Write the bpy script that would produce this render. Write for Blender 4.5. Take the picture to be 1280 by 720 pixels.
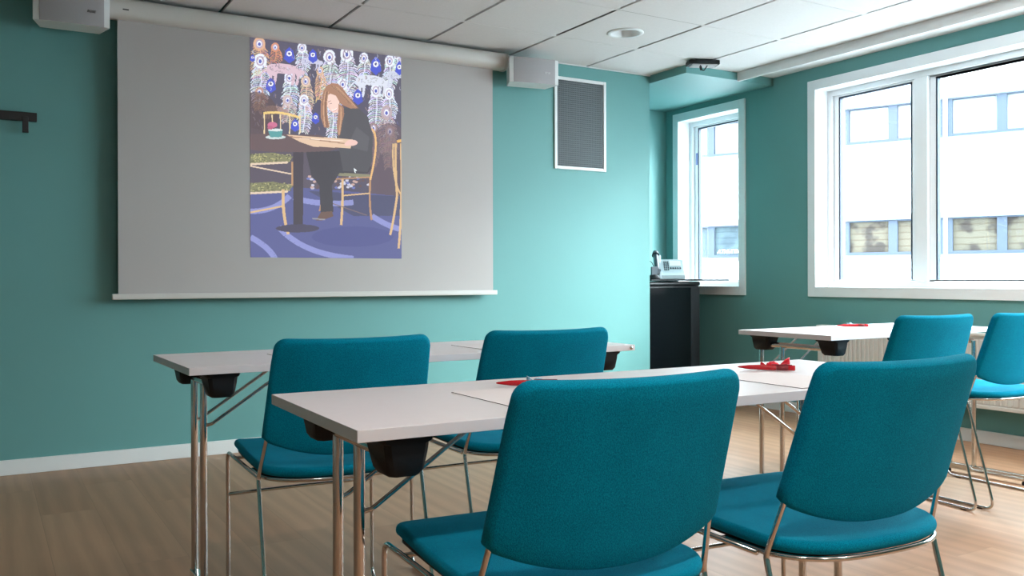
import bpy, bmesh, math, random
import numpy as np
from mathutils import Vector, Matrix
random.seed(4)
for o in list(bpy.data.objects): bpy.data.objects.remove(o)
S = bpy.context.scene; COL = S.collection

# ------------------------------------------------------------------ camera
F = Vector((0.508909, 0.860819, -0.001858)); R = Vector((0.860815, -0.508912, -0.002723)); U = Vector((0.003289, 0.000214, 0.999995))
camd = bpy.data.cameras.new('camera'); cam = bpy.data.objects.new('camera', camd); COL.objects.link(cam)
cam.matrix_world = Matrix(((R.x, U.x, -F.x, 0), (R.y, U.y, -F.y, 0), (R.z, U.z, -F.z, 0.9787), (0, 0, 0, 1)))
camd.sensor_width = 36; camd.lens = 36*1123.05/1280; camd.shift_y = -(360-349.86)/1280
camd.clip_start = .05; camd.clip_end = 200
S.camera = cam
# ------------------------------------------------------------------ world, sun, window portals, exposure
S.view_settings.view_transform = 'Standard'; S.view_settings.look = 'None'
S.view_settings.gamma = 1; S.view_settings.use_curve_mapping = False
S.view_settings.exposure = 0.36
W = bpy.data.worlds.new('sky'); S.world = W; W.use_nodes = True
bg = W.node_tree.nodes['Background']; bg.inputs[0].default_value = (.80, .92, 1, 1); bg.inputs[1].default_value = 18.0
def sun(d, e, ang=3):
    l = bpy.data.lights.new('sun', 'SUN'); l.energy = e; l.angle = math.radians(ang); l.color = (.92, .97, 1)
    o = bpy.data.objects.new('sun', l); COL.objects.link(o); o.rotation_euler = Vector(d).to_track_quat('-Z', 'Y').to_euler()
sun((-.62, .73, -.44), 7.2, 30)   # hazy sun, very soft
def portal(y0, y1, z0, z1, x):
    l = bpy.data.lights.new('window_portal', 'AREA'); l.shape = 'RECTANGLE'; l.size = z1-z0; l.size_y = y1-y0
    l.cycles.is_portal = True
    o = bpy.data.objects.new('window_portal', l); COL.objects.link(o); o.location = (x, (y0+y1)/2, (z0+z1)/2)
    o.rotation_euler = (0, math.pi/2, 0)
FILL_POWER = 20

# ------------------------------------------------------------------ room numbers (metres)
H = 2.46; XW = 5.073; YW = 5.157; XL = -2.6; YB = -3.4; XC = 4.222; YR = 5.973
TX, TY, TP = 3.03, 4.602, .6272

# ------------------------------------------------------------------ materials
def newmat(name):
    m = bpy.data.materials.new(name); m.use_nodes = True
    return m, m.node_tree.nodes, m.node_tree.links, m.node_tree.nodes['Principled BSDF']
def mat(name, col, rough=.5, metal=0, noise=0, nscale=60, bump=0, bscale=200, spec=.5, coat=0):
    m, n, l, b = newmat(name)
    b.inputs['Base Color'].default_value = (*col, 1); b.inputs['Roughness'].default_value = rough
    b.inputs['Metallic'].default_value = metal; b.inputs['Specular IOR Level'].default_value = spec
    if coat: b.inputs['Coat Weight'].default_value = coat
    tc = n.new('ShaderNodeTexCoord')
    nz = n.new('ShaderNodeTexNoise'); nz.inputs['Scale'].default_value = nscale; nz.inputs['Detail'].default_value = 4
    l.new(tc.outputs['Object'], nz.inputs['Vector'])
    mx = n.new('ShaderNodeMix'); mx.data_type = 'RGBA'
    mx.inputs[6].default_value = (*[c*(1-noise) for c in col], 1); mx.inputs[7].default_value = (*[min(1, c*(1+noise)) for c in col], 1)
    l.new(nz.outputs['Fac'], mx.inputs[0]); l.new(mx.outputs[2], b.inputs['Base Color'])
    if bump:
        n2 = n.new('ShaderNodeTexNoise'); n2.inputs['Scale'].default_value = bscale; l.new(tc.outputs['Object'], n2.inputs['Vector'])
        bp = n.new('ShaderNodeBump'); bp.inputs['Strength'].default_value = bump; bp.inputs['Distance'].default_value = .002
        l.new(n2.outputs['Fac'], bp.inputs['Height']); l.new(bp.outputs['Normal'], b.inputs['Normal'])
    return m
TEAL = (.130, .315, .305)
M = {}
M['teal'] = mat('teal_paint', TEAL, .55, noise=.03, nscale=3, bump=.15, bscale=300, spec=.35)
M['white'] = mat('white_paint', (.74, .75, .75), .4, noise=.02, nscale=8)
M['frame'] = mat('window_frame_white', (.80, .83, .85), .3, noise=.02, nscale=8)
M['tile'] = mat('ceiling_tile', (.72, .70, .69), .9, noise=.05, nscale=90, bump=.3, bscale=250, spec=.1)
M['groove'] = mat('ceiling_groove', (.26, .24, .22), .8)
M['chrome'] = mat('chrome', (.62, .60, .58), .14, 1, noise=.03, nscale=20)
M['black'] = mat('black_plastic', (.008, .009, .011), .55, spec=.3, noise=.2, nscale=40, bump=.1)
M['blackmetal'] = mat('black_metal', (.006, .007, .009), .4, noise=.2, nscale=10)
M['laminate'] = mat('table_laminate', (.73, .68, .695), .38, noise=.02, nscale=30, spec=.45)
M['edge'] = mat('table_edge', (.74, .71, .74), .45, noise=.02, nscale=30)
M['paper'] = mat('paper', (.76, .70, .70), .8, noise=.01)
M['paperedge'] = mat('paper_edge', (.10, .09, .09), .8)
M['red'] = mat('red_plastic', (.55, .008, .018), .25, noise=.05, spec=.6)
M['darkred'] = mat('dark_red_plastic', (.22, .006, .014), .3, noise=.05)
M['redwrap'] = mat('red_wrapper', (.85, .02, .05), .25, noise=.1, spec=.7)
M['bluewrap'] = mat('blue_wrapper', (.30, .58, .75), .25, noise=.1, spec=.7)
M['greywrap'] = mat('grey_wrapper', (.36, .33, .40), .3, noise=.1)
M['screen'] = mat('screen_fabric', (.47, .435, .425), .9, noise=.02, nscale=3, bump=.1, bscale=600, spec=.1)
M['case'] = mat('screen_case', (.60, .57, .54), .28, noise=.02, nscale=5)
M['grille'] = mat('speaker_grille', (.38, .36, .37), .7, noise=.05, nscale=300)
M['vent'] = mat('vent_grey', (.14, .16, .17), .6, noise=.05)
M['ventdark'] = mat('vent_dark', (.015, .018, .02), .8)
M['phone'] = mat('phone_grey', (.42, .50, .53), .4, noise=.02)
M['phonelight'] = mat('phone_display', (.75, .80, .80), .3)
M['handset'] = mat('handset_dark', (.03, .045, .06), .4, noise=.05)
M['radiator'] = mat('radiator_enamel', (.62, .60, .56), .35, noise=.02)
M['street'] = mat('asphalt', (.42, .42, .43), .9, noise=.1, nscale=5)
M['fwhite'] = mat('facade_white', (.86, .87, .88), .9, noise=.01, nscale=2, spec=0)
M['ftrim'] = mat('facade_trim', (.13, .15, .165), .7, noise=.02, spec=0)
M['fframe'] = mat('facade_window_frame', (.055, .064, .085), .5, noise=.03, spec=0)
M['sign'] = mat('sign_white', (.95, .97, 1), .6)
M['logo'] = mat('badge_light', (.8, .8, .8), .4)
M['logodark'] = mat('badge_dark', (.05, .05, .05), .4)
M['sticker'] = mat('blue_sticker', (.10, .16, .45), .5)
M['gasket'] = mat('rubber_gasket', (.025, .04, .07), .6)

def fabric():
    m, n, l, b = newmat('teal_wool_fabric')
    b.inputs['Roughness'].default_value = .9; b.inputs['Specular IOR Level'].default_value = .05
    b.inputs['Sheen Weight'].default_value = .08; b.inputs['Sheen Roughness'].default_value = .5; b.inputs['Sheen Tint'].default_value = (.2, .8, .9, 1)
    tc = n.new('ShaderNodeTexCoord')
    nz = n.new('ShaderNodeTexNoise'); nz.inputs['Scale'].default_value = 650; nz.inputs['Detail'].default_value = 3
    mp = n.new('ShaderNodeMapping'); mp.inputs['Scale'].default_value = (1, 1, .6)
    l.new(tc.outputs['Object'], mp.inputs['Vector']); l.new(mp.outputs['Vector'], nz.inputs['Vector'])
    cr = n.new('ShaderNodeValToRGB'); e = cr.color_ramp.elements
    e[0].position = .35; e[0].color = (.0002, .145, .240, 1); e[1].position = .68; e[1].color = (.0008, .262, .400, 1)
    l.new(nz.outputs['Fac'], cr.inputs[0])
    n3 = n.new('ShaderNodeTexNoise'); n3.inputs['Scale'].default_value = 14; n3.inputs['Detail'].default_value = 5; l.new(tc.outputs['Object'], n3.inputs['Vector'])
    mr = n.new('ShaderNodeMapRange'); mr.inputs['To Min'].default_value = .82; mr.inputs['To Max'].default_value = 1.18; l.new(n3.outputs['Fac'], mr.inputs['Value'])
    hs = n.new('ShaderNodeHueSaturation'); l.new(cr.outputs[0], hs.inputs['Color']); l.new(mr.outputs[0], hs.inputs['Value'])
    l.new(hs.outputs[0], b.inputs['Base Color'])
    bp = n.new('ShaderNodeBump'); bp.inputs['Strength'].default_value = .5; bp.inputs['Distance'].default_value = .0015
    l.new(nz.outputs['Fac'], bp.inputs['Height']); l.new(bp.outputs['Normal'], b.inputs['Normal'])
    return m
M['fabric'] = fabric()

def woodfloor():
    m, n, l, b = newmat('oak_plank_floor')
    tc = n.new('ShaderNodeTexCoord')
    rot = n.new('ShaderNodeMapping'); rot.inputs['Rotation'].default_value = (0, 0, math.pi/2); l.new(tc.outputs['Object'], rot.inputs['Vector'])
    br = n.new('ShaderNodeTexBrick'); br.inputs['Scale'].default_value = 1; br.inputs['Brick Width'].default_value = 1.4; br.inputs['Row Height'].default_value = .21
    br.inputs['Mortar Size'].default_value = .0012; br.inputs['Mortar Smooth'].default_value = .3; br.offset = .37
    br.inputs['Color1'].default_value = (0, 0, 0, 1); br.inputs['Color2'].default_value = (1, 1, 1, 1); br.inputs['Mortar'].default_value = (.5, .5, .5, 1)
    l.new(rot.outputs[0], br.inputs['Vector'])
    cr = n.new('ShaderNodeValToRGB'); e = cr.color_ramp.elements
    e[0].color = (.335, .172, .092, 1); e[1].color = (.400, .222, .126, 1)
    l.new(br.outputs['Color'], cr.inputs[0])
    # grain: stretched noise offset per plank
    ad = n.new('ShaderNodeVectorMath'); ad.operation = 'ADD'; sc = n.new('ShaderNodeVectorMath'); sc.operation = 'SCALE'; sc.inputs['Scale'].default_value = 7
    l.new(br.outputs['Color'], sc.inputs[0]); l.new(rot.outputs[0], ad.inputs[0]); l.new(sc.outputs[0], ad.inputs[1])
    mp = n.new('ShaderNodeMapping'); mp.inputs['Scale'].default_value = (.5, 3.0, 1); l.new(ad.outputs[0], mp.inputs['Vector'])
    wv = n.new('ShaderNodeTexWave'); wv.bands_direction = 'Y'; wv.inputs['Scale'].default_value = 1.4; wv.inputs['Distortion'].default_value = 9
    wv.inputs['Detail'].default_value = 3; wv.inputs['Detail Scale'].default_value = .8; l.new(mp.outputs[0], wv.inputs['Vector'])
    nz = n.new('ShaderNodeTexNoise'); nz.inputs['Scale'].default_value = 6; nz.inputs['Detail'].default_value = 7
    mp2 = n.new('ShaderNodeMapping'); mp2.inputs['Scale'].default_value = (.6, 14, 1); l.new(ad.outputs[0], mp2.inputs['Vector']); l.new(mp2.outputs[0], nz.inputs['Vector'])
    mr = n.new('ShaderNodeMapRange'); mr.inputs['To Min'].default_value = .90; mr.inputs['To Max'].default_value = 1.06; l.new(wv.outputs['Fac'], mr.inputs['Value'])
    mr2 = n.new('ShaderNodeMapRange'); mr2.inputs['To Min'].default_value = .91; mr2.inputs['To Max'].default_value = 1.09; l.new(nz.outputs['Fac'], mr2.inputs['Value'])
    mu = n.new('ShaderNodeMath'); mu.operation = 'MULTIPLY'; l.new(mr.outputs[0], mu.inputs[0]); l.new(mr2.outputs[0], mu.inputs[1])
    mo = n.new('ShaderNodeMapRange'); mo.inputs['To Min'].default_value = 1; mo.inputs['To Max'].default_value = .72; l.new(br.outputs['Fac'], mo.inputs['Value'])
    mu2 = n.new('ShaderNodeMath'); mu2.operation = 'MULTIPLY'; l.new(mu.outputs[0], mu2.inputs[0]); l.new(mo.outputs[0], mu2.inputs[1])
    hs = n.new('ShaderNodeHueSaturation'); l.new(cr.outputs[0], hs.inputs['Color']); l.new(mu2.outputs[0], hs.inputs['Value'])
    l.new(hs.outputs[0], b.inputs['Base Color']); b.inputs['Roughness'].default_value = .42; b.inputs['Specular IOR Level'].default_value = .45
    bp = n.new('ShaderNodeBump'); bp.inputs['Strength'].default_value = .15; bp.inputs['Distance'].default_value = .002
    l.new(mu2.outputs[0], bp.inputs['Height']); l.new(bp.outputs['Normal'], b.inputs['Normal'])
    return m
M['floor'] = woodfloor()

def glass():
    m = bpy.data.materials.new('window_glass'); m.use_nodes = True; n = m.node_tree.nodes; l = m.node_tree.links; n.clear()
    out = n.new('ShaderNodeOutputMaterial'); t = n.new('ShaderNodeBsdfTransparent'); t.inputs[0].default_value = (.95, .98, .98, 1)
    g = n.new('ShaderNodeBsdfGlossy'); g.inputs['Roughness'].default_value = .02
    mx = n.new('ShaderNodeMixShader'); mx.inputs[0].default_value = .03; l.new(t.outputs[0], mx.inputs[1]); l.new(g.outputs[0], mx.inputs[2]); l.new(mx.outputs[0], out.inputs[0])
    return m
M['glass'] = glass()

def pane_mat(name, c1, c2, c3):
    # reflections in the far office windows painted into the colour: cladding lines over patches
    m, n, l, b = newmat(name)
    tc = n.new('ShaderNodeTexCoord'); sp = n.new('ShaderNodeSeparateXYZ'); l.new(tc.outputs['Object'], sp.inputs[0])
    wv = n.new('ShaderNodeTexWave'); wv.bands_direction = 'Z'; wv.inputs['Scale'].default_value = 1.7; wv.inputs['Distortion'].default_value = 1.2; l.new(tc.outputs['Object'], wv.inputs['Vector'])
    w2 = n.new('ShaderNodeTexNoise'); w2.inputs['Scale'].default_value = 1.6; w2.inputs['Detail'].default_value = 3; l.new(tc.outputs['Object'], w2.inputs['Vector'])
    cr = n.new('ShaderNodeValToRGB'); e = cr.color_ramp.elements; e[0].position = .42; e[0].color = (*c2, 1); e[1].position = .52; e[1].color = (*c1, 1)
    l.new(w2.outputs['Fac'], cr.inputs[0])
    mx = n.new('ShaderNodeMix'); mx.data_type = 'RGBA'; mx.blend_type = 'MULTIPLY'; mx.inputs[7].default_value = (*c3, 1)
    cr2 = n.new('ShaderNodeValToRGB'); cr2.color_ramp.elements[0].position = .86; cr2.color_ramp.elements[1].position = .95
    l.new(wv.outputs['Fac'], cr2.inputs[0]); l.new(cr2.outputs[0], mx.inputs[0]); l.new(cr.outputs[0], mx.inputs[6]); l.new(mx.outputs[2], b.inputs['Base Color'])
    b.inputs['Roughness'].default_value = .9; b.inputs['Specular IOR Level'].default_value = 0
    return m
M['paneup'] = pane_mat('far_reflection_bright', (.25, .26, .27), (.2, .22, .23), (.9, .9, .9))
M['panelow'] = pane_mat('far_reflection_beige', (.085, .073, .057), (.040, .033, .030), (.8, .75, .72))
M['panecool'] = pane_mat('far_reflection_cool', (.055, .072, .082), (.040, .052, .062), (.8, .8, .8))

# ------------------------------------------------------------------ mesh helpers
def link(name, bm, m, parent=None, smooth=False, bev=0, seg=2):
    me = bpy.data.meshes.new(name); bmesh.ops.recalc_face_normals(bm, faces=bm.faces); bm.to_mesh(me); bm.free()
    ms = m if isinstance(m, (list, tuple)) else [m]
    for k in ms: me.materials.append(k)
    o = bpy.data.objects.new(name, me); COL.objects.link(o)
    if parent: o.parent = parent
    if smooth:
        for p in me.polygons: p.use_smooth = True
        if smooth != 'all': me.set_sharp_from_angle(angle=math.radians(40))
    if bev:
        b = o.modifiers.new('bevel', 'BEVEL'); b.width = bev; b.segments = seg; b.limit_method = 'ANGLE'
        for p in me.polygons: p.use_smooth = True
        me.set_sharp_from_angle(angle=math.radians(40))
        w = o.modifiers.new('wn', 'WEIGHTED_NORMAL'); w.keep_sharp = False
    return o
def box(bm, a, b, mi=0):
    x0, y0, z0 = a; x1, y1, z1 = b
    v = [bm.verts.new(p) for p in [(x0, y0, z0), (x1, y0, z0), (x1, y1, z0), (x0, y1, z0), (x0, y0, z1), (x1, y0, z1), (x1, y1, z1), (x0, y1, z1)]]
    for f in [(0, 3, 2, 1), (4, 5, 6, 7), (0, 1, 5, 4), (1, 2, 6, 5), (2, 3, 7, 6), (3, 0, 4, 7)]:
        bm.faces.new([v[i] for i in f]).material_index = mi
def boxes(*L):
    bm = bmesh.new()
    for q in L: box(bm, *q)
    return bm
def prism(bm, poly, fn, d0, d1):
    a = [bm.verts.new(fn(x, y, d0)) for x, y in poly]; b = [bm.verts.new(fn(x, y, d1)) for x, y in poly]
    bm.faces.new(a); bm.faces.new(b[::-1])
    for i in range(len(a)): j = (i+1) % len(a); bm.faces.new((a[i], a[j], b[j], b[i]))
def fillet(pts, rads, n=6):
    P = [Vector(p) for p in pts]; out = [P[0]]
    for i in range(1, len(P)-1):
        r = rads[i] if isinstance(rads, (list, tuple)) else rads
        if r <= 0: out.append(P[i]); continue
        a = (P[i-1]-P[i]).normalized(); b = (P[i+1]-P[i]).normalized(); ang = a.angle(b); d = r/math.tan(ang/2)
        p0 = P[i]+a*d; p2 = P[i]+b*d
        for k in range(n+1):
            t = k/n; out.append(p0*(1-t)**2+P[i]*2*t*(1-t)+p2*t*t)
    out.append(P[-1]); return out
def tube(bm, path, r, n=10, flat=1.0):
    P = [Vector(p) for p in path]; rings = []; up = None
    for i, p in enumerate(P):
        t = ((P[min(i+1, len(P)-1)]-P[i]).normalized()+(P[i]-P[max(i-1, 0)]).normalized()).normalized()
        if up is None: up = Vector((0, 0, 1)) if abs(t.z) < .9 else Vector((1, 0, 0))
        u = (up-t*up.dot(t)).normalized(); w = t.cross(u); up = u
        rr = r[i] if isinstance(r, (list, tuple)) else r
        rings.append([bm.verts.new(p+(u*math.cos(2*math.pi*k/n)+w*math.sin(2*math.pi*k/n)*flat)*rr) for k in range(n)])
    for a, b in zip(rings, rings[1:]):
        for k in range(n): bm.faces.new((a[k], a[(k+1) % n], b[(k+1) % n], b[k]))
    bm.faces.new(rings[0][::-1]); bm.faces.new(rings[-1])
def lathe(bm, prof, c, ax=2, n=40):
    c = Vector(c); rings = []
    for r, z in prof:
        ring = []
        for k in range(n):
            q = 2*math.pi*k/n; v = [r*math.cos(q), r*math.sin(q), z]
            if ax == 0: v = [z, v[0], v[1]]
            if ax == 1: v = [v[0], z, v[1]]
            ring.append(bm.verts.new(c+Vector(v)))
        rings.append(ring)
    for a, b in zip(rings, rings[1:]):
        for k in range(n): bm.faces.new((a[k], a[(k+1) % n], b[(k+1) % n], b[k]))
    bm.faces.new(rings[0]); bm.faces.new(rings[-1])
def pad(outline, c, t, fn, edge=.93, steps=8):
    # cushion: rounded-edge slab on a 2D outline, mapped to space by fn(x, y, n)
    bm = bmesh.new(); cx, cy = c; prof = []
    for k in range(steps+1):
        q = math.pi*k/steps; prof.append((edge+(1-edge)*math.sin(q), math.cos(q)*t/2))
    ss = [.8, .6, .4, .2]
    prof = [(edge*s, t/2) for s in reversed(ss)]+prof+[(edge*s, -t/2) for s in ss]
    top = bm.verts.new(fn(cx, cy, t/2)); bot = bm.verts.new(fn(cx, cy, -t/2)); rings = []
    for s, h in prof: rings.append([bm.verts.new(fn(cx+(x-cx)*s, cy+(y-cy)*s, h)) for x, y in outline])
    n = len(outline)
    for a, b in zip(rings, rings[1:]):
        for k in range(n): bm.faces.new((a[k], a[(k+1) % n], b[(k+1) % n], b[k]))
    for k in range(n):
        bm.faces.new((top, rings[0][k], rings[0][(k+1) % n])); bm.faces.new((bot, rings[-1][(k+1) % n], rings[-1][k]))
    return bm
def empty(name, loc=(0, 0, 0), rz=0):
    o = bpy.data.objects.new(name, None); COL.objects.link(o); o.location = loc; o.rotation_euler = (0, 0, rz); o.empty_display_size = .1
    return o
def tag(o, label, cat, group=None):
    o['label'] = label; o['category'] = cat
    if group: o['group'] = group
    return o
def struct(o): o['kind'] = 'structure'; return o
def copy_tree(o, parent=None):
    c = o.copy(); COL.objects.link(c); c.parent = parent
    for ch in list(o.children): copy_tree(ch, c)
    return c
def text_bm(body, size, mtx, extrude=.0008):
    cu = bpy.data.curves.new('t', 'FONT'); cu.body = body; cu.size = size; cu.extrude = extrude; cu.align_x = 'CENTER'; cu.align_y = 'CENTER'; cu.shear = .25
    ob = bpy.data.objects.new('t', cu); COL.objects.link(ob)
    dg = bpy.context.evaluated_depsgraph_get(); me = bpy.data.meshes.new_from_object(ob.evaluated_get(dg))
    bm = bmesh.new(); bm.from_mesh(me); bmesh.ops.transform(bm, matrix=mtx, verts=bm.verts)
    bpy.data.objects.remove(ob); bpy.data.curves.remove(cu); bpy.data.meshes.remove(me)
    return bm

# ------------------------------------------------------------------ the room shell
struct(link('floor', boxes(((XL-.2, YB-.2, -.1), (XW+.3, YR+.2, 0))), M['floor']))
struct(link('wall_front', boxes(((XL-.2, YW, 0), (XC, YR+.2, H+.1))), M['teal']))
struct(link('wall_alcove', boxes(((XC, YR, 0), (XW+.3, YR+.2, H+.1))), M['teal']))
struct(link('wall_left', boxes(((XL-.2, YB, 0), (XL, YW, H+.1))), M['teal']))
struct(link('wall_back', boxes(((XL-.2, YB-.2, 0), (XW+.3, YB, H+.1))), M['teal']))
WT = .20
W1 = (5.10, 5.81, .905, 2.297); W2 = (.35, 4.366, .905, 2.305)
bm = bmesh.new()
box(bm, (XW, YB, 0), (XW+WT, YR, .905)); box(bm, (XW, YB, 2.305), (XW+WT, YR, H+.1))
for a, b in ((YB, W2[0]), (W2[1], W1[0]), (W1[1], YR)): box(bm, (XW, a, .905), (XW+WT, b, 2.305))
box(bm, (XW, W1[0], 2.297), (XW+WT, W1[1], 2.305))
struct(link('wall_right', bm, M['teal']))
# ceiling: lay-in tiles with wide grooves one way and hairline joints the other
bm = bmesh.new(); XF = 4.725
LAMPS = [(3.357, 4.325), (3.7, 1.2), (1.2, -1.3), (4.0, 2.55), (.6, .25), (2.3, -.7)]
box(bm, (XL-.2, YB-.2, H+.070), (XW+.3, YR+.2, H+.17), 1)
xs = [TX+TP*i for i in range(-12, 6)]; ys = [TY+TP*j for j in range(-16, 3)]
for x0 in xs:
    for y0 in ys:
        a = (max(x0+.010, XL), max(y0+.002, YB)); b = (min(x0+TP-.010, XF), min(y0+TP-.002, YW-.004))
        if b[0]-a[0] < .01 or b[1]-a[1] < .01: continue
        hole = [q for q in LAMPS if x0 < q[0] < x0+TP and y0 < q[1] < y0+TP]
        if hole:
            hx, hy = hole[0]; N = 48; ri = []; ro_ = []
            for k in range(N):
                q = 2*math.pi*(k+.5)/N; c_, s_ = math.cos(q), math.sin(q)
                t_ = min(((b[0]-hx) if c_ > 0 else (hx-a[0]))/abs(c_), ((b[1]-hy) if s_ > 0 else (hy-a[1]))/abs(s_))
                ri.append(bm.verts.new((hx+.090*c_, hy+.090*s_, H))); ro_.append(bm.verts.new((hx+t_*c_, hy+t_*s_, H)))
            for k in range(N): bm.faces.new((ri[k], ri[(k+1) % N], ro_[(k+1) % N], ro_[k]))
            for sx in (a[0], b[0]):
                for sy in (a[1], b[1]):
                    cand = sorted(ro_, key=lambda v: (v.co.x-sx)**2+(v.co.y-sy)**2)[:2]; bm.faces.new((cand[0], cand[1], bm.verts.new((sx, sy, H))))
        else: box(bm, (a[0], a[1], H), (b[0], b[1], H+.012))
        if x0 > XL+.1 and YB+.1 < y0 < YW-.02 and x0 < XF: box(bm, (x0-.0102, y0-.017, H+.001), (x0+.0102, y0+.017, H+.012))
box(bm, (XF, YB, H), (XW, 4.76, H+.03))
struct(link('ceiling', bm, [M['tile'], M['groove']]))
struct(link('trim_1', boxes(((XF-.02, YB, 2.395), (XF, 4.757, H))), M['white'], bev=.003))
struct(link('trim_2', boxes(((2.97, YW-.014, H-.006), (XC, YW-.001, H-.001))), M['white']))
struct(link('trim_3', boxes(((XC+.001, 4.758, 2.403), (XW-.001, YR-.001, H+.004))), M['teal']))
bm = boxes(((XL+.001, YW-.016, 0), (XC-.001, YW-.001, .076)))
struct(link('baseboard_front', bm, M['white'], bev=.003))
struct(link('baseboard_right', boxes(((XW-.016, YB+.001, 0), (XW-.001, YR-.001, .076))), M['white'], bev=.003))
struct(link('baseboard_left', boxes(((XL+.001, YB+.001, 0), (XL+.016, YW-.02, .076))), M['white'], bev=.003))
struct(link('baseboard_back', boxes(((XL+.02, YB+.001, 0), (XW-.02, YB+.016, .076))), M['white'], bev=.003))

def window(name, w, mulls, sticker=False):
    y0, y1, z0, z1 = w; tw = .062; t = .014; D = .115; fx = XW+D; FW = .045
    root = struct(empty(name, (XW, (y0+y1)/2, z0)))
    def part(nm, bm, m, bev=0):
        bmesh.ops.translate(bm, verts=bm.verts, vec=(-XW, -(y0+y1)/2, -z0)); return link(nm, bm, m, root, bev=bev)
    part('casing', boxes(((XW-t, y0-tw, z0-tw), (XW, y0, z1+tw)), ((XW-t, y1, z0-tw), (XW, y1+tw, z1+tw)),
                         ((XW-t, y0, z0-tw), (XW, y1, z0)), ((XW-t, y0, z1), (XW, y1, z1+tw))), M['frame'], .002)
    part('reveal_lining', boxes(((XW-t, y0, z0), (fx, y0+.006, z1)), ((XW-t, y1-.006, z0), (fx, y1, z1)),
                         ((XW-t, y0+.006, z0), (fx, y1-.006, z0+.006)), ((XW-t, y0+.006, z1-.006), (fx, y1-.006, z1))), M['frame'])
    part('frame', boxes(((fx, y0, z0), (fx+.07, y0+FW, z1)), ((fx, y1-FW, z0), (fx+.07, y1, z1)),
                         ((fx, y0+FW, z0), (fx+.07, y1-FW, z0+FW)), ((fx, y0+FW, z1-FW), (fx+.07, y1-FW, z1))), M['frame'], .003)
    edges = [y0+FW]+[e for c in mulls for e in (c-.048, c+.048)]+[y1-FW]
    for c in mulls: part('mullion', boxes(((fx-.004, c-.048, z0+FW), (fx+.07, c+.048, z1-FW))), M['frame'], .003)
    for k in range(0, len(edges), 2):
        a, b = edges[k], edges[k+1]; s = .028; zz0 = z0+FW+.001; zz1 = z1-FW-.001; a += .001; b -= .001
        x = fx+.02
        part('sash', boxes(((x, a, zz0), (x+.045, a+s, zz1)), ((x, b-s-.014, zz0), (x+.045, b, zz1)),
                           ((x, a+s, zz0), (x+.045, b-s-.014, zz0+.012)), ((x, a+s, zz1-.012), (x+.045, b-s-.014, zz1))), M['frame'], .003)
        g = .011; A, B, C, E = a+s, b-s-.014, zz0+.012, zz1-.012
        part('gasket', boxes(((x+.001, A, C), (x+.03, A+g, E)), ((x+.001, B-g, C), (x+.03, B, E)), ((x+.001, A+g, E-g), (x+.03, B-g, E))), M['gasket'])
        part('pane', boxes(((x+.018, A, C), (x+.022, B, E))), M['glass'])
    if sticker: part('sticker', boxes(((fx+.019, y1-FW-.040, 1.93), (fx+.0199, y1-FW-.020, 2.03))), M['sticker'])
    portal(y0, y1, z0, z1, fx+.12)
window('window_1', W1, [], True)
window('window_2', W2, [3.622, 2.09, 1.05])

# ------------------------------------------------------------------ outside: street and the office block across it
struct(link('ground', boxes(((-40, -60, -4.6), (80, 90, -4.5))), M['street']))
A = Vector((21.813, 17.773, 0)); FD = Vector((-.41, .912, 0)).normalized(); FN = Vector((-.912, -.41, 0)).normalized()
bl = empty('office_building', (A.x, A.y, -4.5)); tag(bl, 'white office block across the street with ribbon windows', 'building')
bl.rotation_euler = (0, 0, math.atan2(FD.y, FD.x))   # local x runs along the facade, local y is outward (towards the room)
def fpart(nm, L, m, parent=bl, mi=None):
    bm = bmesh.new()
    for s0, s1, d0, d1, z0, z1 in L: box(bm, (s0, d0, z0+4.5), (s1, d1, z1+4.5))
    return link(nm, bm, m, parent)
S0, S1 = -22, 22
rows = [(-1.66, -.65), (1.61, 2.62), (4.84, 5.90)]
L = []; zprev = -4.5
for z0, z1 in rows: L.append((S0, S1, -8, 0, zprev, z0)); zprev = z1
L.append((S0, S1, -8, 0, zprev, 7.6)); L.append((S0, S1, -8, -.3, -4.5, 7.6))
fpart('facade_wall', L, M['fwhite'])
L = []
for z0, z1 in rows: L += [(S0, S1, 0, .08, z1, z1+.17), (S0, S1, 0, .05, z0-.09, z0)]
fpart('ledge', L, M['ftrim'])
for k in range(-4, 4):
    q_ = 2.75*k
    for a, b in ((-.45, 1.5), (2.82, 4.72), (6.1, 7.6)): fpart('panel_joint', [(q_-.012, q_+.012, -.01, .004, a, b)], M['ftrim'])
    for z0, z1 in rows[1:]: fpart('divider', [(q_-.05, q_+.05, -.3, .03, z0, z1)], M['fwhite'])
nn = 0
for z0, z1 in rows[1:]:
    for k in range(-5, 4):
        s = 2.75*k
        for a, b in ((s+.05, s+1.375), (s+1.375, s+2.70)):
            f = .12
            w = fpart('office_window', [(a, a+f, -.2, -.02, z0, z1), (b-f, b, -.2, -.02, z0, z1), (a+f, b-f, -.2, -.02, z0, z0+.09), (a+f, b-f, -.2, -.02, z1-.04, z1)], M['fframe'])
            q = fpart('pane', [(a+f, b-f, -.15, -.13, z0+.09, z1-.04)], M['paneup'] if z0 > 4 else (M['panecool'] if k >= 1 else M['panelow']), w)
            nn += 1
mt = Matrix.Translation((3.50, .03, 1.80+4.5)) @ Matrix(((-1, 0, 0, 0), (0, 0, 1, 0), (0, 1, 0, 0), (0, 0, 0, 1)))
link('sign_lettering', text_bm('ATHLETIC', .17, mt, .01), M['sign'], bl)

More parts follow.
